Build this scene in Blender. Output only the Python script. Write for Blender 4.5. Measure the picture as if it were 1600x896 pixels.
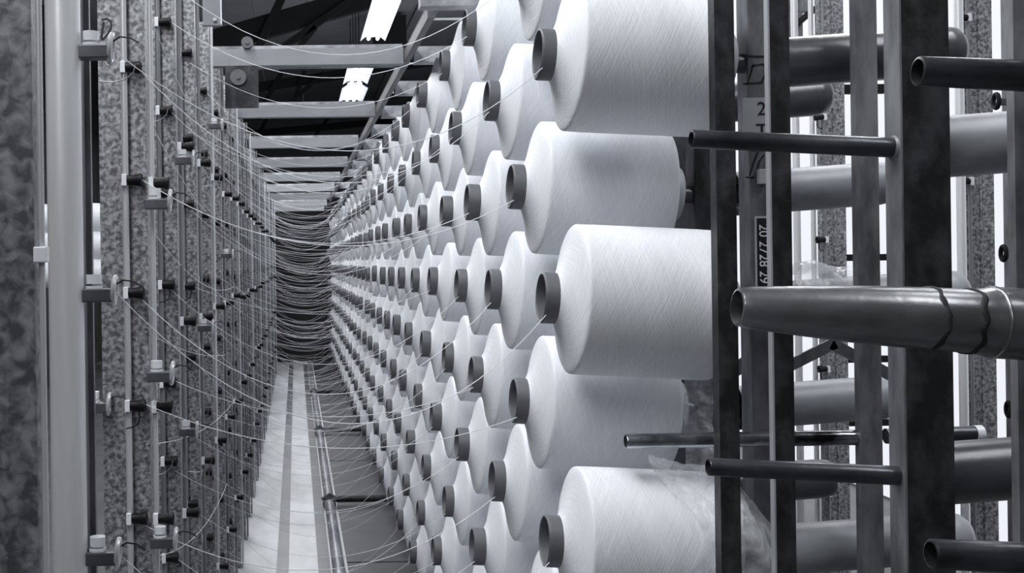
import bpy, bmesh, math, random
from mathutils import Vector, Matrix, noise
random.seed(7)
C = bpy.context.scene
for o in list(bpy.data.objects): bpy.data.objects.remove(o)
COL = C.collection
PI = math.pi

# ------------------------------------------------------------------ camera, world, lights
F = 1800.0; VX = 462.0; VY = 412.0; EYE = 1.5
cam = bpy.data.cameras.new('camera'); camo = bpy.data.objects.new('camera', cam); COL.objects.link(camo)
cam.sensor_width = 36; cam.sensor_fit = 'HORIZONTAL'; cam.lens = 36*F/1600
cam.shift_x = (800-VX)/1600; cam.shift_y = -(448-VY)/1600
cam.clip_end = 200
camo.location = (0, 0, EYE); camo.rotation_euler = (PI/2, .014, 0)
C.camera = camo
W = bpy.data.worlds.new('world'); C.world = W; W.use_nodes = True
W.node_tree.nodes['Background'].inputs[0].default_value = (.9, .93, 1, 1)
W.node_tree.nodes['Background'].inputs[1].default_value = .06
C.view_settings.view_transform = 'Standard'; C.view_settings.look = 'None'
C.view_settings.gamma = 1; C.view_settings.use_curve_mapping = False
C.view_settings.exposure = 0.08

def area(name, loc, size, power, rot=(0, 0, 0), col=(.965, .98, 1)):
    l = bpy.data.lights.new(name, 'AREA'); l.shape = 'RECTANGLE'; l.size, l.size_y = size
    l.energy = power; l.color = col
    o = bpy.data.objects.new(name, l); COL.objects.link(o); o.location = loc; o.rotation_euler = rot
    return o
# fluorescent rows: over the yarn aisle and over the aisle behind the creel
for y, p in ((0.9, 76), (3.4, 66), (6.4, 66)):
    area('aisle_light', (-.75, y, 3.9), (.45, 2.0), p, (0, math.radians(-16), 0))
for y in (10.5, 14.5, 19):
    area('aisle_light', (-.3, y, 3.6), (.5, 2.0), 70)
for y in (1, 4.5, 8, 12):
    area('far_aisle_light', (2.5, y, 4.1), (.4, 2.2), 55)
area('front_fill_light', (-1.3, -1.3, 3.1), (1.2, .8), 20, (math.radians(66), 0, math.radians(-12)))  # fill lamp added behind the camera to brighten the left posts

# ------------------------------------------------------------------ materials
def mat(name, col=(.5, .5, .5), rough=.5, metal=0.0, var=0.0, vscale=8, stretch=(1, 1, 1), bump=0.0, bscale=60,
        emit=None, es=1.0, trans=0.0, alpha=1.0, spangle=False, dark=None, sub=0.0, spec=.5, lo=.35, hi=.65):
    m = bpy.data.materials.new(name); m.use_nodes = True
    nt = m.node_tree; N = nt.nodes; L = nt.links; b = N['Principled BSDF']
    b.inputs['Base Color'].default_value = (*col, 1); b.inputs['Roughness'].default_value = rough
    b.inputs['Metallic'].default_value = metal; b.inputs['Specular IOR Level'].default_value = spec
    if emit:
        b.inputs['Emission Color'].default_value = (*emit, 1); b.inputs['Emission Strength'].default_value = es
    if alpha < 1: b.inputs['Alpha'].default_value = alpha
    if trans: b.inputs['Transmission Weight'].default_value = trans
    tc = N.new('ShaderNodeTexCoord')
    if var or dark:
        mp = N.new('ShaderNodeMapping'); mp.inputs['Scale'].default_value = stretch
        L.new(tc.outputs['Object'], mp.inputs['Vector'])
        if spangle:
            t = N.new('ShaderNodeTexNoise'); t.inputs['Scale'].default_value = vscale; t.inputs['Detail'].default_value = 3
            t.inputs['Distortion'].default_value = .5; fac = t.outputs['Fac']
        else:
            t = N.new('ShaderNodeTexNoise'); t.inputs['Scale'].default_value = vscale; t.inputs['Detail'].default_value = 6
            t.inputs['Roughness'].default_value = .62; fac = t.outputs['Fac']
        L.new(mp.outputs['Vector'], t.inputs['Vector'])
        r = N.new('ShaderNodeValToRGB'); r.color_ramp.elements[0].position = lo; r.color_ramp.elements[1].position = hi
        d = dark or tuple(c*(1-var) for c in col)
        r.color_ramp.elements[0].color = (*d, 1); r.color_ramp.elements[1].color = (*col, 1)
        L.new(fac, r.inputs['Fac']); L.new(r.outputs['Color'], b.inputs['Base Color'])
    if bump:
        t2 = N.new('ShaderNodeTexNoise'); t2.inputs['Scale'].default_value = bscale; t2.inputs['Detail'].default_value = 4
        L.new(tc.outputs['Object'], t2.inputs['Vector'])
        bp = N.new('ShaderNodeBump'); bp.inputs['Strength'].default_value = bump; bp.inputs['Distance'].default_value = .004
        L.new(t2.outputs['Fac'], bp.inputs['Height']); L.new(bp.outputs['Normal'], b.inputs['Normal'])
    return m

M = {}
M['galv'] = mat('galvanised_steel', (.50, .51, .535), .40, .3, vscale=100, dark=(.10, .103, .112), spangle=True, bump=.1, lo=.38, hi=.72)
M['galv_near'] = mat('galvanised_steel_worn', (.26, .268, .288), .42, .2, vscale=55, dark=(.07, .072, .08), spangle=True, bump=.1, lo=.4, hi=.66)
M['lit_edge'] = mat('lit_edge_tint', (.42, .435, .46), .5, .2, .3, 12, (1, 1, .3))  # paler tone painted in for aisle light on a post's left edge
M['rod_light'] = mat('bright_rod_steel', (.66, .675, .70), .3, .35, .25, 10, (1, 1, .2))
M['rod_dark'] = mat('dull_rod_steel', (.26, .27, .285), .35, .4, .4, 14, (1, 1, .2))
M['pole'] = mat('brushed_tube_steel', (.82, .83, .85), .34, .3, .2, 16, (1, 1, .12), bump=.05)
M['post_dark'] = mat('dark_painted_steel', (.062, .064, .07), .45, .2, dark=(.014, .0145, .017), vscale=17, stretch=(1, 1, .6), bump=.2, spec=.4, lo=.42, hi=.68)
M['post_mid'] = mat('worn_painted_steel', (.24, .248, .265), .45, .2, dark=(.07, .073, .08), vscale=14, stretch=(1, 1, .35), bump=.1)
M['post_creel'] = mat('greasy_creel_steel', (.17, .178, .195), .42, .35, dark=(.04, .042, .048), vscale=12, stretch=(1, 1, .5), bump=.12)
M['peg'] = mat('peg_tube_steel', (.13, .136, .15), .33, .75, dark=(.035, .037, .043), vscale=14, stretch=(.4, 1, 1), bump=.15)
M['peg_shiny'] = mat('polished_peg_steel', (.5, .52, .56), .18, .95, dark=(.03, .03, .035), vscale=10, stretch=(.5, 1, 1), bump=.15, lo=.38, hi=.55)
M['spindle'] = mat('cast_spindle_steel', (.30, .308, .32), .30, .7, dark=(.05, .052, .057), vscale=9, stretch=(.4, 1, 1), bump=.12)
M['weld'] = mat('burnt_weld', (.02, .02, .024), .6, .2, .5, 30, bump=.6)
M['card'] = mat('cardboard_core', (.11, .114, .125), .55, 0, .22, 30, (.3, 1, 1), bump=.12)
M['card_light'] = mat('pale_cardboard_core', (.34, .355, .385), .45, .1, .5, 10, (.4, 1, 1), bump=.1)
M['card_dark'] = mat('dark_empty_core', (.09, .095, .105), .3, .2, .5, 9, (.5, 1, 1), bump=.1)
M['black'] = mat('black_plastic', (.007, .007, .008), .5, 0, .3, 20, spec=.2)
M['white_plastic'] = mat('white_ceramic_plastic', (.80, .82, .86), .25, 0, .06, 20)
M['grey_cast'] = mat('grey_cast_metal', (.14, .145, .16), .4, .6, .4, 20)
M['yarn'] = mat('yarn_strand', (.86, .88, .92), .6, 0, .05, 40)
M['beam'] = mat('painted_beam', (.30, .312, .335), .5, .1, .3, 6, (.3, 1, 1), bump=.06)
M['beam_light'] = mat('rusty_pale_beam', (.42, .435, .465), .5, .1, dark=(.15, .155, .17), vscale=12, bump=.1)
M['rail'] = mat('dark_rail_steel', (.15, .156, .17), .5, .3, .5, 5, (1, .3, 1))
M['truss'] = mat('black_truss_steel', (.012, .0125, .015), .8, 0, .3, 5)
M['roof'] = mat('dim_roof_sheet', (.34, .35, .375), .75, 0, .2, .8)
M['dark_void'] = mat('dark_void_black', (.012, .012, .015), .9, 0, .3, 2)
M['left_wall'] = mat('left_wall_paint', (.03, .031, .036), .9, 0, .6, 2)
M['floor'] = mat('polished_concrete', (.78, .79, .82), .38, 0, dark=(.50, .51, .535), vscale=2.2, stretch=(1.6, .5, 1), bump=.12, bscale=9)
M['floor_base'] = mat('dark_concrete', (.10, .103, .11), .5, 0, .4, 3, bump=.1)  # darker concrete outside the pale aisle strip
M['floor_stripe_shadow'] = mat('dark_stripe_and_shadow', (.16, .166, .18), .35, 0, .35, 4, bump=.05)
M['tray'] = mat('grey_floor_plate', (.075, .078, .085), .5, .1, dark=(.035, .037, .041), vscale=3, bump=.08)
M['pipe'] = mat('painted_floor_pipe', (.42, .43, .46), .4, .4, dark=(.11, .115, .13), vscale=9, stretch=(1, .3, 1), bump=.1)
M['ink'] = mat('black_marker_ink', (.006, .006, .008), .5, 0, .2, 20)
M['label'] = mat('pale_label', (.50, .515, .54), .5, 0, .12, 14)
M['lamp'] = mat('lit_fluorescent_tube', (.9, .9, .92), .4, emit=(.86, .88, .93), es=3.0)
M['lamp_body'] = mat('white_lamp_tray', (.85, .87, .92), .35, emit=(.80, .83, .90), es=.62)
M['glow_panel'] = mat('glowing_panel_white', (.06, .06, .06), .6, 0, .04, 1, emit=(.77, .79, .84), es=1.0)

def winding_material():
    m = bpy.data.materials.new('white_wound_yarn'); m.use_nodes = True
    nt = m.node_tree; N = nt.nodes; L = nt.links; b = N['Principled BSDF']
    b.inputs['Roughness'].default_value = .5; b.inputs['Specular IOR Level'].default_value = .28
    b.inputs['Sheen Weight'].default_value = .12
    uv = N.new('ShaderNodeUVMap')
    outs = []
    for ang, sc in ((19, (800, 9, 1)), (-19, (800, 9, 1)), (12, (420, 6, 1)), (-25, (300, 14, 1))):
        r = N.new('ShaderNodeMapping'); r.inputs['Rotation'].default_value = (0, 0, math.radians(ang))
        s = N.new('ShaderNodeMapping'); s.inputs['Scale'].default_value = sc
        n = N.new('ShaderNodeTexNoise'); n.inputs['Scale'].default_value = 1; n.inputs['Detail'].default_value = 2
        L.new(uv.outputs['UV'], r.inputs['Vector']); L.new(r.outputs['Vector'], s.inputs['Vector']); L.new(s.outputs['Vector'], n.inputs['Vector'])
        outs.append(n.outputs['Fac'])
    a = outs[0]
    for o in outs[1:]:
        ad = N.new('ShaderNodeMath'); ad.operation = 'ADD'; L.new(a, ad.inputs[0]); L.new(o, ad.inputs[1]); a = ad.outputs[0]
    bp = N.new('ShaderNodeBump'); bp.inputs['Strength'].default_value = .5; bp.inputs['Distance'].default_value = .0013
    L.new(a, bp.inputs['Height']); L.new(bp.outputs['Normal'], b.inputs['Normal'])
    mr = N.new('ShaderNodeMapRange'); mr.inputs['From Min'].default_value = 1.5; mr.inputs['From Max'].default_value = 2.5
    L.new(a, mr.inputs['Value'])
    mx = N.new('ShaderNodeMix'); mx.data_type = 'RGBA'
    mx.inputs[6].default_value = (.70, .72, .765, 1); mx.inputs[7].default_value = (.86, .88, .92, 1)
    L.new(mr.outputs[0], mx.inputs[0]); L.new(mx.outputs[2], b.inputs['Base Color'])
    return m
M['wound'] = winding_material()

def film_material():
    m = bpy.data.materials.new('clear_crumpled_film'); m.use_nodes = True
    nt = m.node_tree; N = nt.nodes; L = nt.links
    b = N['Principled BSDF']; b.inputs['Base Color'].default_value = (.82, .84, .88, 1); b.inputs['Roughness'].default_value = .22
    t = N.new('ShaderNodeBsdfTransparent'); mix = N.new('ShaderNodeMixShader')
    tc = N.new('ShaderNodeTexCoord'); n = N.new('ShaderNodeTexNoise'); n.inputs['Scale'].default_value = 30; n.inputs['Detail'].default_value = 4
    n.inputs['Distortion'].default_value = .35
    L.new(tc.outputs['Object'], n.inputs['Vector'])
    mr = N.new('ShaderNodeMapRange'); mr.inputs['From Min'].default_value = .38; mr.inputs['From Max'].default_value = .68
    mr.inputs['To Min'].default_value = .25; mr.inputs['To Max'].default_value = .6
    L.new(n.outputs['Fac'], mr.inputs['Value']); L.new(mr.outputs[0], mix.inputs[0])
    L.new(t.outputs[0], mix.inputs[1]); L.new(b.outputs[0], mix.inputs[2]); L.new(mix.outputs[0], N['Material Output'].inputs[0])
    bp = N.new('ShaderNodeBump'); bp.inputs['Strength'].default_value = .7; bp.inputs['Distance'].default_value = .006
    L.new(n.outputs['Fac'], bp.inputs['Height']); L.new(bp.outputs['Normal'], b.inputs['Normal'])
    return m
M['film'] = film_material()

# ------------------------------------------------------------------ geometry helpers
def WX(px, z): return (px-VX)*z/F            # image column at distance z -> metres right of the camera
def WZ(py, z): return EYE+(VY-py)*z/F

def box(bm, x0, x1, y0, y1, z0, z1, bev=0.0):
    r = bmesh.ops.create_cube(bm, size=1)
    for v in r['verts']:
        v.co = Vector(((x0+x1)/2+v.co.x*(x1-x0), (y0+y1)/2+v.co.y*(y1-y0), (z0+z1)/2+v.co.z*(z1-z0)))
    if bev:
        es = {e for v in r['verts'] for e in v.link_edges}
        bmesh.ops.bevel(bm, geom=list(es), offset=bev, segments=2, affect='EDGES', profile=.6)

def frame_of(d):
    d = d.normalized(); up = Vector((0, 0, 1)) if abs(d.z) < .95 else Vector((1, 0, 0))
    u = d.cross(up).normalized(); return u, u.cross(d).normalized()

def tube(bm, pts, rad, seg=12, cap=True):
    """round bar along a list of points; rad a number or a list"""
    pts = [Vector(p) for p in pts]; n = len(pts)
    rs = rad if isinstance(rad, (list, tuple)) else [rad]*n
    rings = []; u = None
    for i, p in enumerate(pts):
        d = (pts[min(i+1, n-1)]-pts[max(i-1, 0)]).normalized()
        if u is None: u, w = frame_of(d)
        else:
            u = (u-d*u.dot(d)).normalized(); w = u.cross(d).normalized()
        rings.append([bm.verts.new(p+(u*math.cos(2*PI*k/seg)+w*math.sin(2*PI*k/seg))*rs[i]) for k in range(seg)])
    for a, b in zip(rings, rings[1:]):
        for k in range(seg):
            bm.faces.new((a[k], a[(k+1) % seg], b[(k+1) % seg], b[k]))
    if cap:
        bm.faces.new(list(reversed(rings[0]))); bm.faces.new(rings[-1])

def lathe(bm, prof, seg=64, uvl=None, closed=False):
    """revolve (x, r) pairs about the X axis"""
    rings = [[bm.verts.new((x, r*math.cos(2*PI*k/seg), r*math.sin(2*PI*k/seg))) for k in range(seg)] for x, r in prof]
    pairs = list(zip(range(len(prof)-1), range(1, len(prof))))
    if closed: pairs.append((len(prof)-1, 0))
    s = [0]
    for (x0, r0), (x1, r1) in zip(prof, prof[1:]): s.append(s[-1]+math.hypot(x1-x0, r1-r0))
    for i, j in pairs:
        for k in range(seg):
            k2 = (k+1) % seg
            f = bm.faces.new((rings[i][k], rings[j][k], rings[j][k2], rings[i][k2]))
            if uvl:
                R = .136
                us = (k/seg*2*PI*R, k/seg*2*PI*R, (k+1)/seg*2*PI*R, (k+1)/seg*2*PI*R); vs = (s[i], s[j], s[j], s[i])
                for l, a, b in zip(f.loops, vs, us): l[uvl].uv = (a, b)
    return rings

def mesh(name, bm, m, smooth=True, ang=40):
    bmesh.ops.recalc_face_normals(bm, faces=bm.faces)
    me = bpy.data.meshes.new(name); bm.to_mesh(me); bm.free(); me.materials.append(m)
    if smooth:
        me.polygons.foreach_set('use_smooth', [True]*len(me.polygons))
        try: me.set_sharp_from_angle(angle=math.radians(ang))
        except Exception: pass
    return me

def link(name, me, parent=None, loc=(0, 0, 0), rot=(0, 0, 0)):
    o = bpy.data.objects.new(name, me); COL.objects.link(o); o.parent = parent; o.location = loc; o.rotation_euler = rot
    return o
def obj(name, bm, m, parent=None, loc=(0, 0, 0), rot=(0, 0, 0), smooth=True):
    return link(name, mesh(name, bm, m, smooth), parent, loc, rot)
def tag(o, label, cat, group=None):
    o['label'] = label; o['category'] = cat
    if group: o['group'] = group
    return o
def empty(name, loc, label, cat, group=None, rot=(0, 0, 0)):
    o = bpy.data.objects.new(name, None); COL.objects.link(o); o.location = loc; o.rotation_euler = rot
    o.empty_display_size = .05
    return tag(o, label, cat, group)
def struct(name, bm, m, smooth=False):
    o = obj(name, bm, m, smooth=smooth); o['kind'] = 'structure'; return o
def B(): return bmesh.new()

def text_mesh(s, size, m, extrude=.0004):
    cu = bpy.data.curves.new('lettering', 'FONT'); cu.body = s; cu.size = size; cu.extrude = extrude; cu.align_x = 'CENTER'; cu.align_y = 'CENTER'
    t = bpy.data.objects.new('t', cu); COL.objects.link(t)
    dg = bpy.context.evaluated_depsgraph_get(); dg.update()
    me = bpy.data.meshes.new_from_object(t.evaluated_get(dg)); bpy.data.objects.remove(t)
    me.materials.clear(); me.materials.append(m); return me

def stroke(bm, pts, w, y, th=.0008):
    """a flat pen stroke in the XZ plane at depth y"""
    n = len(pts); L_, R_ = [], []
    for i, (x, z) in enumerate(pts):
        a = pts[max(i-1, 0)]; b = pts[min(i+1, n-1)]; dx, dz = b[0]-a[0], b[1]-a[1]; l = math.hypot(dx, dz) or 1
        nx, nz = -dz/l*w/2, dx/l*w/2
        for yy, lst in ((y, L_), (y+th, R_)):
            lst.append((bm.verts.new((x+nx, yy, z+nz)), bm.verts.new((x-nx, yy, z-nz))))
    for i in range(n-1):
        bm.faces.new((L_[i][0], L_[i][1], L_[i+1][1], L_[i+1][0]))
        bm.faces.new((R_[i][0], R_[i+1][0], R_[i+1][1], R_[i][1]))
        bm.faces.new((L_[i][0], L_[i+1][0], R_[i+1][0], R_[i][0])); bm.faces.new((L_[i][1], R_[i][1], R_[i+1][1], L_[i+1][1]))

# ------------------------------------------------------------------ the setting
FAR = 26.0
b = B(); box(b, -4, 4.2, -3, FAR, -.1, 0); struct('floor', b, M['floor_base'])
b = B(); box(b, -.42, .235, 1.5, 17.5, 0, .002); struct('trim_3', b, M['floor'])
b = B(); box(b, -.115, -.055, 2, 17, 0, .004); struct('trim_1', b, M['floor_stripe_shadow'])
b = B(); box(b, .09, .15, 2, 17, 0, .004); struct('pipe_shadow_strip', b, M['floor_stripe_shadow'])  # shadow beside the floor pipe, painted as a dark strip
b = B()
for i in range(12):                                   # roof sheets with a shallow fall to the left
    x0 = -4+i*.7; box(b, x0, x0+.69, -3, FAR, 4.75+.02*(i % 2), 4.80+.02*(i % 2))
struct('ceiling', b, M['roof'])
b = B(); box(b, -4.1, 4.3, FAR, FAR+.1, 0, 4.8); struct('wall_back', b, M['roof'])
b = B(); box(b, -3.2, -3.1, -3, FAR, 0, 4.8); struct('wall_left', b, M['left_wall'])
b = B(); box(b, 3.75, 3.85, -3, FAR, 0, 4.8); struct('wall_right', b, M['beam_light'])
w = bpy.data.objects.new('glow_panel_1', None); COL.objects.link(w); w['kind'] = 'structure'; w.location = (3.6, 8.5, 0)  # glowing panel added to make the bright background on the right
b = B(); box(b, 0, .02, -6.0, 6.0, .02, 4.4); obj('glow_sheet', b, M['glow_panel'], w, smooth=False)
b = B()
for y in (-6.03, 6.0): box(b, -.02, .05, y, y+.03, 0, 4.45)
box(b, -.02, .05, -6.03, 6.03, 4.4, 4.46)
obj('glow_panel_frame', b, M['beam_light'], w, smooth=False)
# near-black sheet, its colour stands for the dark void closing the aisle
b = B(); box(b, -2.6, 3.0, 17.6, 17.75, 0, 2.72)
p = obj('dark_void_sheet', b, M['dark_void'], smooth=False); tag(p, 'near-black sheet painted as the dark void at the far end of the yarn aisle', 'partition')

# ------------------------------------------------------------------ yarn packages
ZA, PITCH, RY = 2.089, .57, .2206
TIPX, TILT = .443, .059
def rowz(k): return EYE+.5937-RY*k
def winding_mesh(R, nose=.026, flat=0.0):
    bm = B(); uvl = bm.loops.layers.uv.new('UVMap')
    s = R/.136
    pr = [(nose, .0466), (nose+.003, .050), (nose+.008, .062*s), (nose+.013, .076*s), (nose+.018, .093*s), (nose+.022, .109*s),
          (nose+.026, .1245*s), (nose+.0285, .1315*s), (nose+.0305, .1350*s), (nose+.0325, .1360*s), (nose+.036, R)]
    n = 8
    for i in range(1, n+1): pr.append((nose+.040+(.300-nose-.040)*i/n, R+(.0006 if 0 < i < n else 0)))
    pr += [(.305, R*.985), (.308, R*.955), (.309, R*.9), (.307, R*.6), (.305, .0466)]
    lathe(bm, pr, 72, uvl)
    return mesh('winding', bm, M['wound'], ang=50)
WMESH = [winding_mesh(.136), winding_mesh(.133), winding_mesh(.130), winding_mesh(.134, .031)]
bm = B()
lathe(bm, [(0, .0432), (.0012, .0458), (.004, .0466), (.340, .0466), (.343, .0455), (.343, .0425), (.340, .0415), (.004, .0415), (.0012, .0422)], 48, closed=True)
lathe(bm, [(.300, .0), (.300, .0412), (.304, .0412), (.304, 0)], 24)  # disc added inside the core to keep light out of the bore
CORE = mesh('core_tube', bm, M['card'], ang=50)

bm = B(); lathe(bm, [(.3095, .0475), (.3095, .058), (.316, .0585), (.318, .054), (.323, .0535), (.325, .0575), (.340, .0575), (.345, .054), (.346, .0475)], 40, closed=True)
FLANGE = mesh('end_flange', bm, M['label'], ang=35)
ROWN = ['topmost', 'second', 'third', 'fourth', 'fifth', 'sixth', 'seventh', 'eighth', 'lowest']
ORD = ['nearest', 'second', 'third', 'fourth', 'fifth', 'sixth', 'seventh', 'eighth', 'ninth', 'tenth', 'eleventh', 'twelfth']
def rowname(k): return 'lowest tier' if k == 8 else ('topmost tier' if k == 0 else ROWN[k]+' tier down')
near_labels = {
 (1, 0): 'big white yarn package at the top beside the dark post, crown cut by the frame',
 (2, 0): 'white yarn package under the big topmost one, its back core showing',
 (3, 0): 'big white yarn package at picture centre right, level with the thick tapered spindle',
 (4, 0): 'white yarn package partly crossed by the thin shiny peg, below the central one',
 (5, 0): 'large white yarn package at the bottom wrapped in loose clear plastic at its back',
}
PK = []
proto = None
for k in range(9):
    for j in range(25):
        y = ZA+PITCH*j+(0 if k % 2 else PITCH/2)
        if y > 16.4: continue
        rr = random.Random(k*100+j)
        if (k, j) in near_labels: lab = near_labels[(k, j)]
        elif j < 10: lab = 'white yarn package, %s in the %s counting from the near posts' % (ORD[j], rowname(k))
        else: lab = 'small far white yarn package packed toward the dark end of the %s' % rowname(k)
        jit = (0, 0) if j == 0 else (rr.uniform(-.006, .006), rr.uniform(-.005, .005))
        rot = (rr.uniform(0, 6.28), 0, 0)
        P = (TIPX+jit[0], y, rowz(k)+jit[1])
        t = empty('yarn_package', P, lab, 'yarn package', 'white yarn packages on the creel', (0, TILT+(0 if j == 0 else rr.uniform(-.012, .012)), 0))
        wm = WMESH[0] if j == 0 else WMESH[rr.choice((0, 0, 1, 1, 2, 3))]
        w1 = link('winding', wm, t, rot=rot)
        c1 = link('core_tube', CORE, t, rot=rot)
        if j == 0: link('end_flange', FLANGE, t)
        PK.append((k, j, Vector(P)))

# ------------------------------------------------------------------ creel posts carrying the packages
bm = B(); lathe(bm, [(0, 0), (0, .010), (.002, .014), (.006, .0165), (.27, .0175), (.274, .0)], 20); bm2 = bm
PEG = mesh('peg', bm2, M['peg'])
TUBE_END = B()
lathe(TUBE_END, [(0, .0432), (.001, .045), (.37, .0445), (.395, .041), (.408, .032), (.410, .026), (.402, .026), (.39, .030), (.37, .0395), (.004, .0395)], 40, closed=True)
TUBE_END = mesh('empty_core', TUBE_END, M['card_light'], ang=50)
def tube_variant(m):
    me = TUBE_END.copy(); me.materials.clear(); me.materials.append(m); return me
TUBE_D = tube_variant(M['card_dark'])

def channel(bm, x0, x1, y0, y1, z0, z1, t=.004, lip=0):
    """C section, web facing the viewer (-Y), flanges running back"""
    box(bm, x0, x1, y0, y0+t, z0, z1); box(bm, x0, x0+t, y0+t, y1, z0, z1); box(bm, x1-t, x1, y0+t, y1, z0, z1)

pegX = .816
posts = []
for i in range(26):
    ph = i*PITCH/2; y = ZA+ph; rows = [k for k in range(9) if (k % 2 == 1) == (i % 2 == 0)]
    lab = ('grey creel post with marker writing and number labels behind the pale edged post' if i == 0 else
           'dark creel post behind the back core of the second package' if i == 1 else
           'creel post carrying package column %s from the near end' % ORD[i] if i < 10 else
           'far creel post hidden among the packages toward the dark end')
    t = empty('creel_post', (pegX, y, 0), lab, 'post', 'creel posts behind the white packages')
    bm = B(); box(bm, 0, .060 if i == 0 else .086, -.022, .030, 0, 2.24, .003)
    obj('upright', bm, M['post_creel'] if i > 1 else M['post_dark' if i else 'post_mid'], t, smooth=False)
    posts.append(t)
    for k in rows:
        tz = rowz(k)-TILT*(pegX-TIPX)
        # peg rising to the left, inside the cardboard core
        link('peg', PEG, t, (-.27*math.cos(TILT), 0, tz+.27*math.sin(TILT)), (0, TILT, 0))

# right-hand empty cores on the other face of the creel
cores = [(0, 1, 'd', 'dark empty tube behind the grey posts at the top right'),
         (2, 1, 'd', 'short rounded tube end just below the dark tube at the top right'),
         (1, 2, 'm', 'grey empty tube between the posts, level with the second package'),
         (0, 3, 'l', 'pale empty tube mostly hidden behind the thick tapered spindle'),
         (1, 4, 'l', 'pale empty tube under the thick spindle, between the grey posts'),
         (2, 5, 'd', 'dark rounded tube end under the lower dark peg'),
         (0, 5, 'l', 'long pale tube near the bottom edge, rounded end past the wide dark post')]
for i, k, c, lab in cores:
    y = ZA+i*PITCH/2
    z0 = rowz(k)-.022
    t = empty('empty_core_tube', (pegX+(.062 if i == 0 else .088), y, z0), lab, 'tube', 'empty yarn cores on the back of the creel', (0, -TILT, 0))
    o = link('core_body', {'d': TUBE_D, 'm': TUBE_END, 'l': TUBE_END}[c], t); o.scale = (.81, 1, 1)
    bm = B(); lathe(bm, [(-.002, .0), (-.002, .02), (.31, .0185), (.312, 0)], 16)
    obj('support_peg', bm, M['peg'], t)

# ------------------------------------------------------------------ near posts and pegs (right part of the picture)
def post(name, px0, px1, z, depth, m, label, top=2.36, cat='post', lit_side=None):
    x0, x1 = WX(px0, z), WX(px1, z)
    t = empty(name, (x0, z, 0), label, cat)
    bm = B(); channel(bm, 0, x1-x0, 0, depth, 0, top, min(.006, depth/2.5))
    obj('upright', bm, m, t, smooth=False)
    if lit_side:
        bm = B(); box(bm, -.0035, -.0002, .0, depth+.001, .01, top, .0008); obj('painted_lit_edge', bm, lit_side, t, smooth=False)  # lighter strip stands for aisle light on the post's left side
    bm = B(); box(bm, -.02, x1-x0+.02, -.02, depth+.02, 0, .008); obj('base_plate', bm, m, t, smooth=False)
    return t
P1 = post('steel_post', 1121, 1152, 1.895, .028, M['post_dark'], 'narrow dark blotchy steel post right against the ends of the big packages')
P2 = post('steel_post', 1208, 1238, 1.78, .014, M['post_dark'], 'dark steel post with a lit pale left edge, right of the handwritten post', lit_side=M['lit_edge'])
P3 = post('steel_post', 1341, 1375, 2.0, .02, M['post_mid'], 'slim grey post holding the shiny peg, left of the wide dark post')
P4 = post('steel_post', 1414, 1487, 1.58, .042, M['post_dark'], 'wide dark steel post with a lit grey left side and two dark pegs', lit_side=M['post_mid'])
P5 = post('steel_post', 1588, 1650, 1.30, .014, M['post_mid'], 'grey mottled steel post along the right edge of the picture')
P6x = WX(1660, 1.2)
P6 = empty('steel_post', (P6x, 1.18, 0), 'post just outside the right edge that holds the tapered spindle', 'post')
bm = B(); box(bm, 0, .06, -.01, .05, 0, 2.36, .002); obj('upright', bm, M['post_dark'], P6, smooth=False)

def hollow_bar(bm, a, bpt, r0, r1, wall=.003, seg=28, extra=None):
    """open ended tube from a (mouth) to bpt"""
    a = Vector(a); bpt = Vector(bpt); L_ = (bpt-a).length
    prof = [(0, r0-wall), (.0008, r0-.0006), (.002, r0)] + (extra or []) + [(L_, r1), (L_, 0)]
    inner = [(.10 if L_ > .12 else L_*.6, 0), (.10 if L_ > .12 else L_*.6, r0-wall)]
    tmp = bmesh.new(); lathe(tmp, inner+prof, seg)
    q = Vector((1, 0, 0)).rotation_difference((bpt-a).normalized())
    for v in tmp.verts: v.co = q @ v.co + a
    me = bpy.data.meshes.new('tmp'); tmp.to_mesh(me); tmp.free(); bm.from_mesh(me); bpy.data.meshes.remove(me)

def peg(parent, pxa, pya, pxb, pyb, z, r0, r1, m, label=None, name='peg', collar=True, zb=None):
    zb = zb or z
    a = Vector((WX(pxa, z), z, WZ(pya, z))); e = Vector((WX(pxb, zb), zb, WZ(pyb, zb)))
    off = parent.location
    bm = B(); hollow_bar(bm, a-off, e-off, r0, r1)
    o = obj(name, bm, m, parent)
    if label: o['label'] = label
    if collar:
        d = (e-a).normalized()
        bm = B(); tube(bm, [e-off-d*.004, e-off-d*.001, e-off+d*.0005], [r1+.001, r1+.004, r1+.005], 20)
        obj('weld_collar', bm, M['post_mid'], o)
    return o
# roll of the camera: image rows to the right of the vanishing point read a little high, so add it back
def RR(px, py): return py+(px-VX)*.014
zt = 1.60
peg(P4, 1087-5, RR(1087, 217), 1399, RR(1399, 231), zt, .0128, .0140, M['peg'])
peg(P4, 1098+3, RR(1098, 730), 1402, RR(1402, 744), zt, .0124, .0135, M['peg'])
peg(P3, 973, RR(973, 690), 1341, RR(1341, 684), 2.017, .0128, .0135, M['peg_shiny'], 'polished peg with bright worn top')
# its other end, with a pale cap
x0 = WX(1380, 2.017)
bm = B(); tube(bm, [(x0-P3.location.x, .017, WZ(RR(1375, 682), 2.017)), (WX(1518, 2.017)-P3.location.x, .017, WZ(RR(1518, 678), 2.017))], .0135, 20)
o = obj('peg', bm, M['peg'], P3)
bm = B(); tube(bm, [(WX(1518, 2.017)-P3.location.x, .017, WZ(RR(1518, 678), 2.017)), (WX(1530, 2.017)-P3.location.x, .017, WZ(RR(1530, 677.5), 2.017))], .0145, 20)
obj('end_cap', bm, M['white_plastic'], o)
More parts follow.
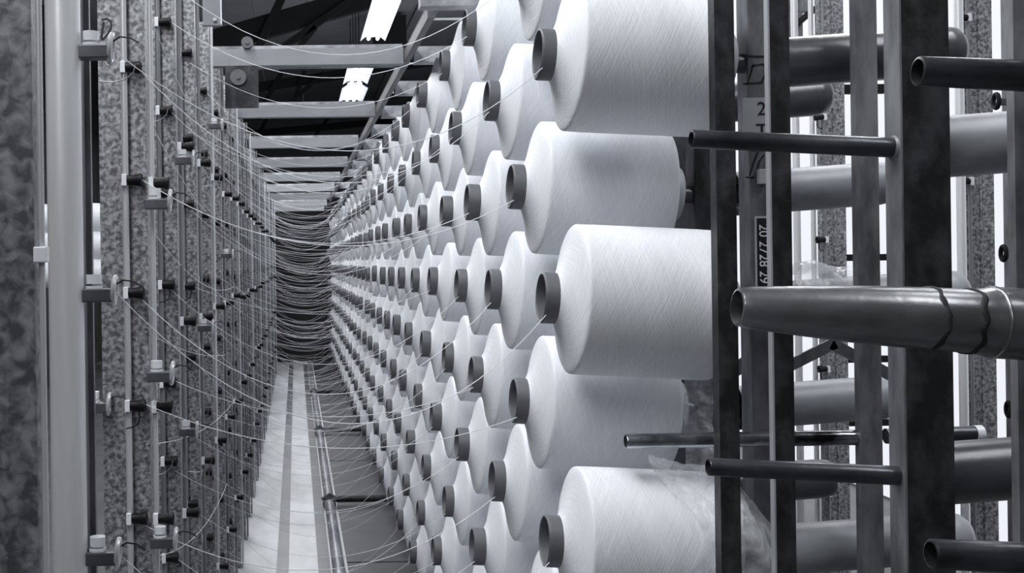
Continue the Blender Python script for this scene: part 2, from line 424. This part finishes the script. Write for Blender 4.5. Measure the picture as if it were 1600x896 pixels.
# pegs in front of the right edge post
zs = 1.225
peg(P6, 1437, RR(1437, 111), 1660, RR(1660, 121), zs, .0158, .0172, M['peg'])
peg(P6, 1447, RR(1447, 866), 1660, RR(1660, 876), zs, .0158, .0172, M['peg'])
# the big tapered spindle
a = Vector((WX(1150, zs), zs, WZ(RR(1150, 480), zs))); e = Vector((WX(1660, zs), zs, WZ(RR(1660, 511), zs)))
L_ = (e-a).length
sp = empty('tapered_spindle', a, 'thick tapered hollow steel spindle crossing the whole right side, two dark weld bands', 'spindle')
def s_at(px): return (px-1150)/(1660-1150)*L_
prof = [(s_at(1170), .0225), (s_at(1250), .0268), (s_at(1330), .0305), (s_at(1400), .0325), (s_at(1450), .0335), (s_at(1520), .0342), (s_at(1532), .0362), (s_at(1545), .0378), (s_at(1560), .0382)]
bm = B(); hollow_bar(bm, (0, 0, 0), e-a, .0205, .0385, .003, 48, prof); obj('spindle_body', bm, M['spindle'], sp)
d = (e-a).normalized()
def band(px, r, w, m, nm='weld_band', rag=0.0):
    bm = B(); seg = 48; rings = []
    u, v = frame_of(d)
    for q, (ds, dr) in enumerate(((-w, -.0006), (-w*.5, .0009), (0, .0014), (w*.5, .0009), (w, -.0006))):
        ring = []
        for kk in range(seg):
            an = 2*PI*kk/seg; wob = rag*noise.noise(Vector((math.cos(an)*1.8, math.sin(an)*1.8, px)))
            wid = 1+.8*noise.noise(Vector((math.cos(an)*2.5, math.sin(an)*2.5, px+9)))
            c = d*(s_at(px)+wob+ds*wid)
            ring.append(bm.verts.new(c+(u*math.cos(an)+v*math.sin(an))*(r+dr)))
        rings.append(ring)
    for A_, B_ in zip(rings, rings[1:]):
        for kk in range(seg): bm.faces.new((A_[kk], A_[(kk+1) % seg], B_[(kk+1) % seg], B_[kk]))
    return obj(nm, bm, m, sp)
band(1452, .0337, .0035, M['weld'], rag=.008); band(1511, .0343, .0042, M['weld'], rag=.009)
band(1546, .0380, .0018, M['spindle'], 'sleeve_seam', .001)

# two big cores right of the wide dark post
for k_, px, py, m, lab in ((2, 1456, 231, TUBE_END, 'large tube with a bright top and dark underside, upper one behind the right edge post'),
                       (4, 1458, 741, TUBE_END, 'large speckled grey tube, lower one behind the right edge post')):
    zc = 1.675; x0 = WX(px, zc); zz = WZ(RR(px, py), zc)
    t = empty('empty_core_tube', (x0, zc, zz), lab, 'tube', 'empty yarn cores on the back of the creel', (0, -TILT, 0))
    me = m.copy(); me.materials.clear(); me.materials.append(M['card_light'] if k_ == 2 else M['card_dark'])
    link('core_body', me, t)
    bm = B(); tube(bm, [(-.03, 0, 0), (.39, 0, 0)], .019, 20); obj('support_peg', bm, M['peg'], t)

# braces behind the spindle
def bar(bm, p, q, w, th):
    p = Vector(p); q = Vector(q); d_ = (q-p).normalized(); n_ = Vector((0, 1, 0)); s_ = d_.cross(n_).normalized()
    vs = []
    for c in (p, q):
        for sx, sy in ((-1, -1), (1, -1), (1, 1), (-1, 1)): vs.append(bm.verts.new(c+s_*sx*w/2+n_*sy*th/2))
    for f in ((0, 1, 2, 3), (7, 6, 5, 4), (0, 4, 5, 1), (1, 5, 6, 2), (2, 6, 7, 3), (3, 7, 4, 0)): bm.faces.new([vs[i] for i in f])
zb = 2.22
def Pt(px, py, z=zb): return Vector((WX(px, z), z, WZ(RR(px, py), z)))
t = empty('diagonal_brace', Pt(1300, 540), 'inverted v shaped dark brace under the thick spindle between the posts', 'brace')
bm = B(); bar(bm, Pt(1205, 585)-t.location, Pt(1303, 536)-t.location, .022, .006); obj('brace_bar', bm, M['post_mid'], t, smooth=False)
bm = B(); bar(bm, Pt(1297, 537)-t.location, Pt(1395, 590)-t.location, .022, .006); obj('brace_bar', bm, M['post_mid'], t, smooth=False)
t = empty('diagonal_brace', Pt(1150, 575), 'short dark slanted brace beside the narrow dark post', 'brace')
bm = B(); bar(bm, Pt(1140, 582)-t.location, Pt(1205, 542)-t.location, .026, .006); obj('brace_bar', bm, M['post_mid'], t, smooth=False)

# writing and labels on the handwritten post
hp = posts[0]; yf = -.0232; O = hp.location
def L2(px, py): z = ZA-.0232; return (WX(px, z)-O.x, WZ(RR(px, py), z))
bm = B(); stroke(bm, [L2(1171, 87), L2(1185, 88), L2(1199, 88)], .003, yf); obj('marker_stroke', bm, M['ink'], hp, smooth=False)
bm = B(); stroke(bm, [L2(1182, 100), L2(1178, 113), L2(1171, 133)], .0028, yf); obj('marker_stroke', bm, M['ink'], hp, smooth=False)
bm = B(); stroke(bm, [L2(1165, 131), L2(1180, 130), L2(1196, 129)], .0028, yf); obj('marker_stroke', bm, M['ink'], hp, smooth=False)
bm = B(); stroke(bm, [L2(1178, 104), L2(1190, 101), L2(1196, 100), L2(1200, 104), L2(1199, 118), L2(1194, 128)], .0025, yf); obj('marker_stroke', bm, M['ink'], hp, smooth=False)
bm = B(); stroke(bm, [L2(1187, 238), L2(1179, 256), L2(1173, 275)], .0028, yf); obj('marker_stroke', bm, M['ink'], hp, smooth=False)
bm = B(); stroke(bm, [L2(1167, 277), L2(1174, 278), L2(1181, 277)], .0028, yf); obj('marker_stroke', bm, M['ink'], hp, smooth=False)
bm = B(); stroke(bm, [L2(1196, 243), L2(1189, 252), L2(1186, 264)], .0025, yf); obj('marker_stroke', bm, M['ink'], hp, smooth=False)
x0, z1 = L2(1164, 153); x1, z0 = L2(1212, 235)
bm = B(); box(bm, x0, x1, yf-.0004, yf+.0006, z0, z1); lb = obj('number_label', bm, M['label'], hp, smooth=False)
for ch, py in (('2', 171), ('T', 205)):
    x, z = L2(1193, py); link('lettering', text_mesh(ch, .034, M['ink']), lb, (x, yf-.0012, z), (PI/2, 0, 0))
x0, z1 = L2(1180, 338); x1, z0 = L2(1212, 450)
bm = B(); box(bm, x0, x1, yf-.0004, yf+.0006, z0, z1); lb = obj('code_label', bm, M['label'], hp, smooth=False)
bm = B(); box(bm, x0+.0035, x1, yf-.0014, yf-.0004, z0+.002, z1-.004); obj('label_field', bm, M['ink'], lb, smooth=False)
x, z = L2(1192.5, 397)
link('lettering', text_mesh('20 2728 29', .0235, M['white_plastic']), lb, (x, yf-.0022, z), (PI/2, -PI/2*-1, 0))
x0, z1 = L2(1184, 265); x1, z0 = L2(1200, 288)
bm = B(); box(bm, x0, x1, yf-.012, yf, z0, z1, .002); obj('clip_block', bm, M['label'], hp, smooth=False)

# ------------------------------------------------------------------ clear plastic around packages
def crumple(bm, fn, nu, nv, amp, sc, seed):
    vs = []
    for i in range(nu+1):
        row = []
        for j in range(nv+1):
            p, n_ = fn(i/nu, j/nv)
            q = p*sc+Vector((seed, seed*2, 0))
            a_ = noise.noise(q)+.5*noise.noise(q*2.1)+.5*abs(noise.noise(q*4.3))
            row.append(bm.verts.new(p+n_*a_*amp))
        vs.append(row)
    for i in range(nu):
        for j in range(nv): bm.faces.new((vs[i][j], vs[i+1][j], vs[i+1][j+1], vs[i][j+1]))
k5 = Vector((TIPX, ZA, rowz(5)))
def bag(u, v):
    x = .205+.225*u; an = math.radians(-120+250*v)
    r = .1435+.010*math.sin(v*17)*(u) + (.02*max(0, .25-u)*4*abs(math.sin(v*9)))
    r -= .060*max(0, u-.55)*2.0
    edge = .03*math.sin(v*14)*(1-u)
    zdrop = -.08*max(0, u-.5)*2
    c = Vector((x+edge, -math.cos(an)*min(r, .146), math.sin(an)*r+zdrop))
    if x > .325: c.y = min(c.y, -.030)
    return c, Vector((0, -math.cos(an), math.sin(an)))
bm = B(); crumple(bm, bag, 60, 90, .006, 22, 3.1)
for v in bm.verts:
    if v.co.y < -.155: v.co.y = -.155
o = obj('plastic_bag', bm, M['film'], None, k5, (0, TILT, 0)); tag(o, 'loose clear plastic bag around the back of the bottom large package', 'plastic bag')
z3 = ZA+PITCH/2
def sheet(u, v):
    z = 2.26+.02*math.sin(v*5)
    px = 1066+50*u+6*math.sin(v*9)*(u); py = 588+140*v
    return Vector((WX(px, z), z, WZ(RR(px, py), z))), Vector((0, -1, 0))
bm = B(); crumple(bm, sheet, 24, 50, .012, 26, 8.3)
o = obj('plastic_film', bm, M['film']); tag(o, 'grey clear film hanging beside the post behind the shiny peg', 'plastic film')
def wrap(u, v):
    zc = ZA; px = 1238+100*u; x = WX(px, zc-.03)
    an = math.radians(-30+150*v); cz = rowz(3)-.022+(x-pegX)*TILT
    r = .052+.018*(1-u)*math.sin(v*PI)
    return Vector((x, zc-math.cos(an)*min(r, .055), cz+math.sin(an)*r*1.15)), Vector((0, -math.cos(an), math.sin(an)))
bm = B(); crumple(bm, wrap, 36, 30, .008, 20, 5.5)
o = obj('plastic_film', bm, M['film']); tag(o, 'whitish film draped over the tube just above the thick spindle', 'plastic film')

# ------------------------------------------------------------------ thread guides
def knob_meshes():
    bm = B(); lathe(bm, [(0, 0), (0, .0095), (.010, .0098), (.022, .0118), (.027, .0132), (.030, .0128), (.031, .0095), (.024, .006), (.024, 0)], 20)
    kn = mesh('thread_guide', bm, M['black'])
    bm = B(); box(bm, -.009, .001, -.010, .010, -.0115, .0115, .0015); cl = mesh('guide_clip', bm, M['white_plastic'], False)
    bm = B(); tube(bm, [(.018, -.004, -.008), (.020, -.006, -.022), (.017, -.008, -.034), (.008, -.010, -.040), (-.006, -.012, -.043)], .0016, 6)
    wi = mesh('lead_wire', bm, M['black'])
    bm = B(); tube(bm, [(.022, -.012, .004), (.018, -.014, -.012), (.002, -.016, -.026), (-.022, -.018, -.032), (-.05, -.016, -.029)], .0012, 6)
    wl = mesh('lead_wire', bm, M['rod_dark'])
    return kn, cl, wi, wl
KN, CL, WI, WL = knob_meshes()
def add_guide(t, x, y, z, mir=1, wire=0, clip=True):
    g = link('thread_guide', KN, t, (x, y, z), (0, 0, 0 if mir > 0 else PI))
    if clip: link('guide_clip', CL, g)
    if wire == 1: link('lead_wire', WI, g)
    if wire == 2: link('lead_wire', WL, g)
    return g

def guide_post(y, label, face0, face1, rods, mir=1, gm='galv', depth=.05, top=2.34, detail=True, name='guide_post', jitter=0.0, rnd=None, skip=()):
    rnd = rnd or random.Random(int(y*100))
    t = empty(name, (face1, y, 0), label, 'guide post', 'galvanised guide posts' if mir > 0 else 'guide posts in the next aisle')
    bm = B(); w_ = face1-face0
    channel(bm, -w_, 0, 0, depth, 0, top, .003)
    if detail:
        box(bm, -w_*.52, -w_*.46, -.004, 0, 0, top)      # folded centre rib
    obj('upright', bm, M[gm], t, smooth=False)
    for rx, ry, r, m, rows, off in rods:
        bm = B(); tube(bm, [(rx-face1, ry, .02), (rx-face1, ry, top)], r, 10); rd = obj('guide_rod', bm, M[m], t)
        for k in rows:
            if (k, rx) in skip: continue
            zz = rowz(k)+.015+off+rnd.uniform(-jitter, jitter)
            add_guide(t, rx-face1+.003*mir, ry-.004, zz, mir, wire=rnd.choice((0, 1, 0, 2)) if y < 4.2 else 0, clip=y < 9 or k % 2 == 0)
    bm = B(); box(bm, -w_-.01, .01, -.02, depth+.01, 0, .006); obj('base_plate', bm, M[gm], t, smooth=False)
    return t
XR = -.331
# near left post and the bright rod beside it
nearp = guide_post(1.25, 'wide mottled galvanised post filling the left edge of the picture', -.425, -.2835, [(-.2765, .006, .0035, 'rod_light', [], -.03)], gm='galv_near', depth=.03)
pts = []
for i in range(25):
    y = 2.27+PITCH*i
    lab = ('galvanised guide post marked with a handwritten D' if i == 0 else
           'galvanised guide post, %s behind the one marked D' % ['first', 'second', 'third', 'fourth', 'fifth', 'sixth', 'seventh', 'eighth'][i-1] if i < 9 else
           'distant galvanised guide post among the dense row toward the dark end')
    rnd = random.Random(i)
    # straight column: guides on the leading rod, fewer on the trailing rod
    j = 0 if i == 0 else .018
    t = guide_post(y, lab, -.384, -.291, [(XR, -.014, .0066, 'rod_light' if i == 0 else 'rod_dark', range(9), 0),
                                       (-.281, .004, .0052, 'rod_light' if i % 3 == 0 else 'rod_dark', [2, 4, 5] if i == 0 else [1, 3, 5, 7], -.005 if i == 0 else -.1)],
                   jitter=j, rnd=rnd, gm='galv')
    pts.append(t)
    if i == 0: dpost = t
# handwritten D
bm = B(); zz = 2.27-.0012; O = dpost.location
def L3(px, py): return (WX(px, zz)-O.x, WZ(RR(px, py), zz))
stroke(bm, [L3(167, 34), L3(165, 46), L3(163, 60)], .0045, -.0012)
stroke(bm, [L3(164, 31), L3(172, 29), L3(178, 33), L3(179, 42), L3(174, 52), L3(167, 60), L3(163, 62)], .0035, -.0012)
obj('marker_letter', bm, M['ink'], dpost, smooth=False)

bm = B(); box(bm, -.2835-.0005+.2835, .0145, -.004, .010, WZ(405, 1.25), WZ(380, 1.25), .0015)
obj('guide_clip', bm, M['white_plastic'], nearp, smooth=False)
# round bright pole with three tension brackets
zp = 1.70
pole = empty('round_pole', (WX(103, zp), zp, 0), 'bright round steel pole beside the leftmost galvanised post', 'pole')
bm = B(); tube(bm, [(0, 0, 0), (0, 0, 2.36)], .0258, 32); obj('pole_tube', bm, M['pole'], pole)
bm = B(); box(bm, .010, .030, .05, .062, 0, 2.36); box(bm, .010, .022, .02, .052, .0, 2.36); obj('back_strip', bm, M['post_mid'], pole, smooth=False)
def tensioner(parent, loc, s=1.0, plate=True):
    t = bpy.data.objects.new('thread_tensioner', None); COL.objects.link(t); t.parent = parent; t.location = loc; t.scale = (s, s, s)
    bm = B(); box(bm, -.012, .034, -.014, .014, -.020, 0, .002); g = link('bracket', mesh('bracket', bm, M['grey_cast'], False), t)
    bm = B(); tube(bm, [(.006, 0, 0), (.006, 0, .004)], .013, 20); tube(bm, [(.006, 0, .007), (.006, 0, .021)], .0115, 20); link('tension_cap', mesh('tension_cap', bm, M['white_plastic']), t)
    bm = B(); n = 24
    pts_ = [(.036+.002*math.sin(a*2*PI/n), -.0+.013*math.cos(a*2*PI/n), -.004+.020*math.sin(a*2*PI/n)) for a in range(n+1)]
    tube(bm, pts_, .0042, 8, False); link('guide_ring', mesh('guide_ring', bm, M['rod_light']), t)
    bm = B(); tube(bm, [(.036, 0, .004), (.050, -.004, .012), (.065, -.006, .010), (.078, -.01, .002)], .0013, 6); link('wire', mesh('wire', bm, M['black']), t)
    return t
TZ = [WZ(66, 1.7), WZ(447, 1.7), WZ(858, 1.7)]
for z in TZ: tensioner(pole, (.034, .006, z))
# tension brackets on the D post and the next one
tensioner(dpost, (.012, -.03, WZ(RR(240, 580), 2.25))); tensioner(dpost, (.014, -.03, WZ(RR(245, 838), 2.25)))
tensioner(dpost, (-.115, -.01, WZ(RR(150, 630), 2.25))); tensioner(dpost, (.012, -.03, WZ(RR(240, 312), 2.25)))
# slim tension brackets on farther posts
for i, k in ((1, 1), (1, 4), (2, 3), (3, 0), (4, 2)):
    tensioner(pts[i], (.012, -.03, rowz(k)-.11), .9)

# ------------------------------------------------------------------ yarn strands across the aisle
def strand(p, q, sag, r, label, group='yarn strands across the aisle', n=22, asym=0.0):
    p = Vector(p); q = Vector(q); bm = B(); P_ = []
    for i in range(n+1):
        s = i/n; c = p.lerp(q, s); c = c-p; c.z -= 4*sag*s*(1-s); P_.append(c)
    tube(bm, P_, r, 5, True)
    o = obj('yarn_strand', bm, M['yarn'], None, p); tag(o, label, 'yarn strand', group); return o
for k, j, tip in PK:
    rr = random.Random(k*31+j*7)
    if j == 0 and k % 2:
        if k == 1: g = (pole.location.x+.070, zp+.006, TZ[0]-.004)
        elif k == 3: g = (pole.location.x+.070, zp+.006, TZ[1]-.004)
        elif k == 5: g = (pole.location.x+.070, zp+.006, TZ[2]-.004)
        else: g = (pole.location.x+.03, zp, rowz(k)-.04)
        sag = .15+.05*rr.random()
    else:
        i = j if k % 2 == 0 else j-1
        yy = 2.27+PITCH*min(i, 24)
        g = (XR+.028, yy-.016, rowz(k)+.01+rr.uniform(-.01, .01))
        sag = rr.choice((.07, .11, .14, .17))+.03*rr.random()
        if j > 4: sag = rr.uniform(.05, .26)
    s = tip+Vector((.012, -.043, .0))
    s = Vector((tip.x+.002, tip.y-.035, tip.z-.030))
    rad = .00085 if j < 2 else (.00062 if j < 9 else .0008)
    if j < 10: lab = 'white yarn strand from the %s package in the %s' % (ORD[j], rowname(k))
    else: lab = 'fine distant yarn strand sagging from the far packages of the %s' % rowname(k)
    strand(g, s, sag, rad, lab)
# yarn running along the guide posts toward the viewer
for i, (k, d0) in enumerate(((1, 1), (2, 2), (3, 3), (4, 2), (5, 3), (6, 2))):
    a_ = (-.245, 2.0+.57*d0+.8, rowz(k)-.02); q_ = (XR+.035, 2.25, rowz(k)+.16)
    strand(a_, q_, .02+.02*(i % 3), .0008, 'yarn strand along the guide posts near the D post, %s of those strands' % ROWN[i], 'yarn strands along the guide posts', 14)

# ------------------------------------------------------------------ overhead beams, rails, lamps, roof
for i, y in enumerate((4.32, 5.85, 7.4, 8.9, 10.4, 11.9, 13.4, 14.9, 16.4)):
    lab = ('grey cross beam over the aisle, %s from the viewer' % ORD[i]) if i < 5 else 'distant cross beam over the dark end of the aisle'
    t = empty('cross_beam', (-.33, y, 2.245), lab, 'beam', 'cross beams over the aisle')
    bm = B(); box(bm, 0, .745, 0, .05, 0, .062); obj('beam_body', bm, M['beam'], t, smooth=False)
    bm = B(); box(bm, .0, .745, .045, .12, .062, .082); obj('top_ledge', bm, M['beam_light'], t, smooth=False)
    if i < 1:
        bm = B(); box(bm, .075, .20, -.004, .0, -.16, .0); pl = obj('hanger_plate', bm, M['post_dark'], t, smooth=False)
        for (xx, zz, rr_) in ((.125, -.045, .030), (.16, .085, .022)):
            bm = B(); tube(bm, [(xx, -.016, zz), (xx, .0 if zz < 0 else .02, zz)], rr_, 24); tube(bm, [(xx, -.022, zz), (xx, -.016, zz)], .008, 16); obj('roller', bm, M['rail'], t)
    if i < 3:
        bm = B(); tube(bm, [(.16, .2, .03), (.78, .2, .03)], .012, 12); obj('conduit', bm, M['beam_light'], t)
for i, y in enumerate((3.36, 4.30, 5.12, 5.92, 6.72, 7.52, 8.3, 9.1, 9.9, 11.5, 13.1)):
    lab = ('pale stained top beam over the packages, %s from the viewer' % ORD[i]) if i < 6 else 'far pale top beam over the packages'
    x0 = .375 if i == 0 else .452
    bm = B(); box(bm, 0, .90-x0, 0, .06, 0, .06, .002); o = obj('top_beam', bm, M['beam_light'], None, (x0, y, 2.245), smooth=False)
    tag(o, lab, 'beam', 'top beams over the packages')
bm = B(); box(bm, 0, .022, 0, 10.4, 0, .045, .002); box(bm, 0, .045, 0, 10.4, .04, .045)
o = obj('long_rail', bm, M['rail'], None, (.417, 3.55, 2.25), smooth=False); tag(o, 'dark rail running away along the left side of the creel top', 'rail')
for i, y in enumerate((3.85, 4.7, 5.5, 6.3)):
    bm = B(); tube(bm, [(0, 0, 0), (.42, 0, 0)], .004, 8); o = obj('tie_rod', bm, M['rod_light'], None, (.45, y, 2.31))
    tag(o, 'thin bright tie rod across the creel top, %s from the viewer' % ORD[i], 'rod', 'tie rods over the creel')
# upper left corner plate
bm = B(); t = empty('corner_plate', (WX(322, 3.3), 3.3, 2.15), 'small bent steel plate with a bolt at the top of a guide post', 'plate')
box(bm, 0, .055, 0, .004, .035, .30); box(bm, 0, .055, -.02, .0, .032, .036); obj('plate_body', bm, M['beam'], t, smooth=False)
bm = B(); box(bm, .052, .055, -.02, .0, .035, .30); obj('plate_edge', bm, M['white_plastic'], t, smooth=False)
bm = B(); tube(bm, [(.035, -.008, .052), (.035, .0, .052)], .006, 6); obj('bolt', bm, M['rod_light'], t, smooth=False)

def lamp(loc, ln, lab, wd=.20):
    t = empty('fluorescent_lamp', loc, lab, 'lamp', 'fluorescent lamps under the roof')
    bm = B(); vs = []
    box(bm, -wd*.35, wd*.35, 0, ln, .03, .07)
    for sx in (-1, 1):
        v = [bm.verts.new(p) for p in ((sx*wd*.35, 0, .035), (sx*wd*.35, ln, .035), (sx*wd*.62, ln, -.01), (sx*wd*.62, 0, -.01), (sx*wd*.35, 0, .04), (sx*wd*.35, ln, .04), (sx*wd*.62, ln, -.004), (sx*wd*.62, 0, -.004))]
        for f in ((0, 1, 2, 3), (7, 6, 5, 4), (0, 4, 5, 1), (2, 6, 7, 3), (1, 5, 6, 2), (0, 3, 7, 4)): bm.faces.new([v[i] for i in f])
    obj('reflector', bm, M['lamp_body'], t, smooth=False)
    for sx in (-1, 1):
        bm = B(); tube(bm, [(sx*.045, .04, .006), (sx*.045, ln-.04, .006)], .018, 14); obj('lamp_tube', bm, M['lamp'], t)
    for yy in (.3, ln-.3):
        bm = B(); tube(bm, [(0, yy, .07), (0, yy, 4.74-loc[2])], .006, 6); obj('hanger', bm, M['truss'], t)
lamp((.80, 8.2, 3.72), 3.3, 'large glaring fluorescent lamp at the top edge, nearest to the viewer')
lamp((.76, 12.9, 3.70), 1.25, 'smaller glaring lamp seen just below the first cross beam', .24)
lamp((.77, 14.35, 3.68), 1.3, 'lowest faint glaring lamp seen between the cross beams', .26)

def truss(y, x0, z0, x1, z1, lab, th=.22, struts=()):
    t = empty('roof_truss', (0, y, 0), lab, 'truss', 'roof trusses')
    bm = B(); bar(bm, (x0, 0, z0), (x1, 0, z1), th, .1); obj('rafter', bm, M['truss'], t, smooth=False)
    for (a0, b0, a1, b1, w_) in struts:
        bm = B(); bar(bm, (a0, -.06, b0), (a1, -.06, b1), w_, .06); obj('strut', bm, M['truss'], t, smooth=False)
zt = 12.2
def T(px, py): return WX(px, zt), WZ(py, zt)
def S(p, q, w_): return (*T(*p), *T(*q), w_)
truss(12.2, *T(250, 88), *T(640, -18), 'nearest dark slanting roof truss above the first cross beam', .24,
      (S((455, -20), (402, 90), .085), S((560, 0), (440, 80), .07), S((498, 45), (470, 78), .06)))
zt = 17.9
truss(17.9, *T(300, 150), *T(680, 98), 'middle roof truss seen under the first cross beam', .14,
      (S((445, 112), (415, 165), .07), S((480, 112), (460, 165), .06), S((510, 115), (470, 150), .06)))
zt = 22.0
truss(22.0, *T(300, 215), *T(700, 185), 'farthest roof truss low above the dark void', .12,
      (S((420, 185), (400, 225), .07), S((520, 180), (490, 220), .06)))
zt = 15.0
bm = B(); box(bm, WX(590, 15), WX(640, 15), 15, 15.3, WZ(70, 15), 4.72); o = obj('roof_column_head', bm, M['truss'], smooth=False); tag(o, 'dark block under the roof just right of the glaring lamp', 'column head')

# ------------------------------------------------------------------ floor pipe, plates, clamps
t = empty('floor_pipe', (.185, 3.5, .034), 'long grey pipe lying along the aisle floor below the packages', 'pipe')
bm = B(); tube(bm, [(0, 0, 0), (0, 13.5, 0)], .030, 24); obj('pipe_tube', bm, M['pipe'], t)
for y in (7.05, 10.0, 13.0):
    bm = B(); tube(bm, [(0, y-3.5-.05, 0), (0, y-3.5+.05, 0)], .040, 20)
    tube(bm, [(-.045, y-3.5-.01, .02), (0, y-3.5-.01, .05), (.05, y-3.5+.01, .02)], .012, 8); obj('pipe_clamp', bm, M['grey_cast'], t)
    bm = B(); tube(bm, [(.0, y-3.5+.05, .012), (.72, y-3.5+.05, .012)], .020, 14); obj('cross_pipe', bm, M['post_dark'], t)
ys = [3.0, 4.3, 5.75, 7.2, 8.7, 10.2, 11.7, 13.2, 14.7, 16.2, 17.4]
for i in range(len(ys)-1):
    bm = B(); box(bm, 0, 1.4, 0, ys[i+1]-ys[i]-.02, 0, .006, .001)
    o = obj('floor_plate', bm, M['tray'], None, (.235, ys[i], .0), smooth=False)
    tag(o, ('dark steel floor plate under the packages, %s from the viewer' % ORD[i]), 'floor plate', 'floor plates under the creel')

# ------------------------------------------------------------------ next aisle: guide posts against the bright glowing panel
for n_, (y, x, lab) in enumerate(((3.27, 1.905, 'galvanised post against the bright glowing panel, left of the right edge post'),
                    (4.15, 1.90, 'galvanised post against the bright glowing panel, seen between the two grey posts'),
                    (4.95, 1.95, 'galvanised post in the next aisle mostly hidden by the pale edged post'))):
    t = guide_post(y, lab, x, x+.085 if n_ else x+.08, [(x+.004, -.012, .005, 'rod_dark', [1, 3, 5, 7] if n_ else [0, 2, 4, 6], .10 if n_ else .045)], mir=-1, jitter=.02, depth=.04, top=3.0)
for x, y, r, lab in ((1.83, 4.2, .0125, 'light round rod just right of the pale edged post'), (1.89, 4.2, .009, 'thin round rod beside the galvanised post in the next aisle'),
                  (WX(1503, 3.2), 3.2, .012, 'round rod behind the right side of the wide dark post')):
    bm = B(); tube(bm, [(0, 0, 0), (0, 0, 2.5)], r, 16); o = obj('round_rod', bm, M['pole'], None, (x, y, 0)); tag(o, lab, 'rod')
for px, py, y in ((1560, 158, 2.6), (1568, 396, 2.6), (1573, 640, 2.6)):
    z = WZ(RR(px, py), y); lab = 'small dark ring guide at the left side of the right edge post, %s one' % {158: 'upper', 396: 'middle', 640: 'lower'}[py]
    t = empty('ring_guide', (WX(px, y), y, z), lab, 'guide', 'ring guides beside the right edge post')
    bm = B(); n = 20; tube(bm, [(0, .010*math.cos(a*2*PI/n), .016*math.sin(a*2*PI/n)) for a in range(n+1)], .005, 8, False); obj('ring', bm, M['black'], t)
    bm = B(); box(bm, .004, .05, -.006, .006, -.010, .006, .002); obj('stem', bm, M['grey_cast'], t, smooth=False)
bm = B(); box(bm, 0, .05, -.03, .03, 0, 2.5); o = obj('back_post', bm, M['post_mid'], None, (WX(1590, 2.6), 2.62, 0), smooth=False); tag(o, 'post behind the right edge post carrying the ring guides', 'post')
for n_, (py, y) in enumerate(((138, 4.1), (404, 4.1), (566, 4.1), (667, 4.1))):
    bm = B(); box(bm, 0, WX(1400, y)-WX(1300, y), 0, .02, 0, .034 if n_ == 0 else .024)
    o = obj('cross_strap', bm, M['black'], None, (WX(1303, y), y+.07, WZ(RR(1320, py), y)-.01), smooth=False)
    tag(o, 'dark horizontal strap across the bright glowing panel, %s one' % ['topmost', 'second', 'third', 'lowest'][n_], 'strap', 'straps across the glazing')
t = empty('overhead_bracket', (WX(1235, 4.4), 4.4, WZ(30, 4.4)), 'dark stepped bracket against the glowing panel at the top right of the pale edged post', 'bracket')
bm = B(); box(bm, 0, .10, 0, .03, .0, .10, .003); box(bm, .0, .06, .0, .02, -.12, .0); obj('bracket_body', bm, M['post_mid'], t, smooth=False)
bm = B(); tube(bm, [(.02, 0, -.06), (.08, 0, -.01), (.12, 0, .02), (.20, 0, .10)], .012, 8); obj('bracket_arm', bm, M['black'], t)
bm = B(); bar(bm, (.10, .02, .10), (.34, .02, .24), .07, .02); obj('slanted_plank', bm, M['post_mid'], t, smooth=False)

# ------------------------------------------------------------------ neighbouring creel seen through the left gaps
for n_, z in enumerate((1.46, 1.70, 1.93)):
    for x, lab in ((-1.93, 'between the round pole and the D post'), (-2.40, 'left of the round pole')):
        t = empty('yarn_package', (x, 10.0, z), 'tiny white package glimpsed %s, %s one' % (lab, ['lower', 'middle', 'upper'][n_]), 'yarn package', 'packages in the neighbouring creel', (0, TILT, 0))
        link('winding', WMESH[2], t); link('core_tube', CORE, t)
for x, lab in ((-1.60, 'post of the neighbouring creel behind the round pole'), (-2.07, 'post of the neighbouring creel behind the leftmost post')):
    t = empty('creel_post', (x, 10, 0), lab, 'post')
    bm = B(); box(bm, 0, .05, -.03, .03, 0, 2.4); obj('upright', bm, M['post_mid'], t, smooth=False)
    for z in (1.46, 1.70, 1.93):
        bm = B(); tube(bm, [(-.25, 0, z), (0, 0, z-.02)], .018, 10); obj('peg', bm, M['peg'], t)
area('next_aisle_light', (-2.2, 8.2, 3.6), (.5, 2), 40)
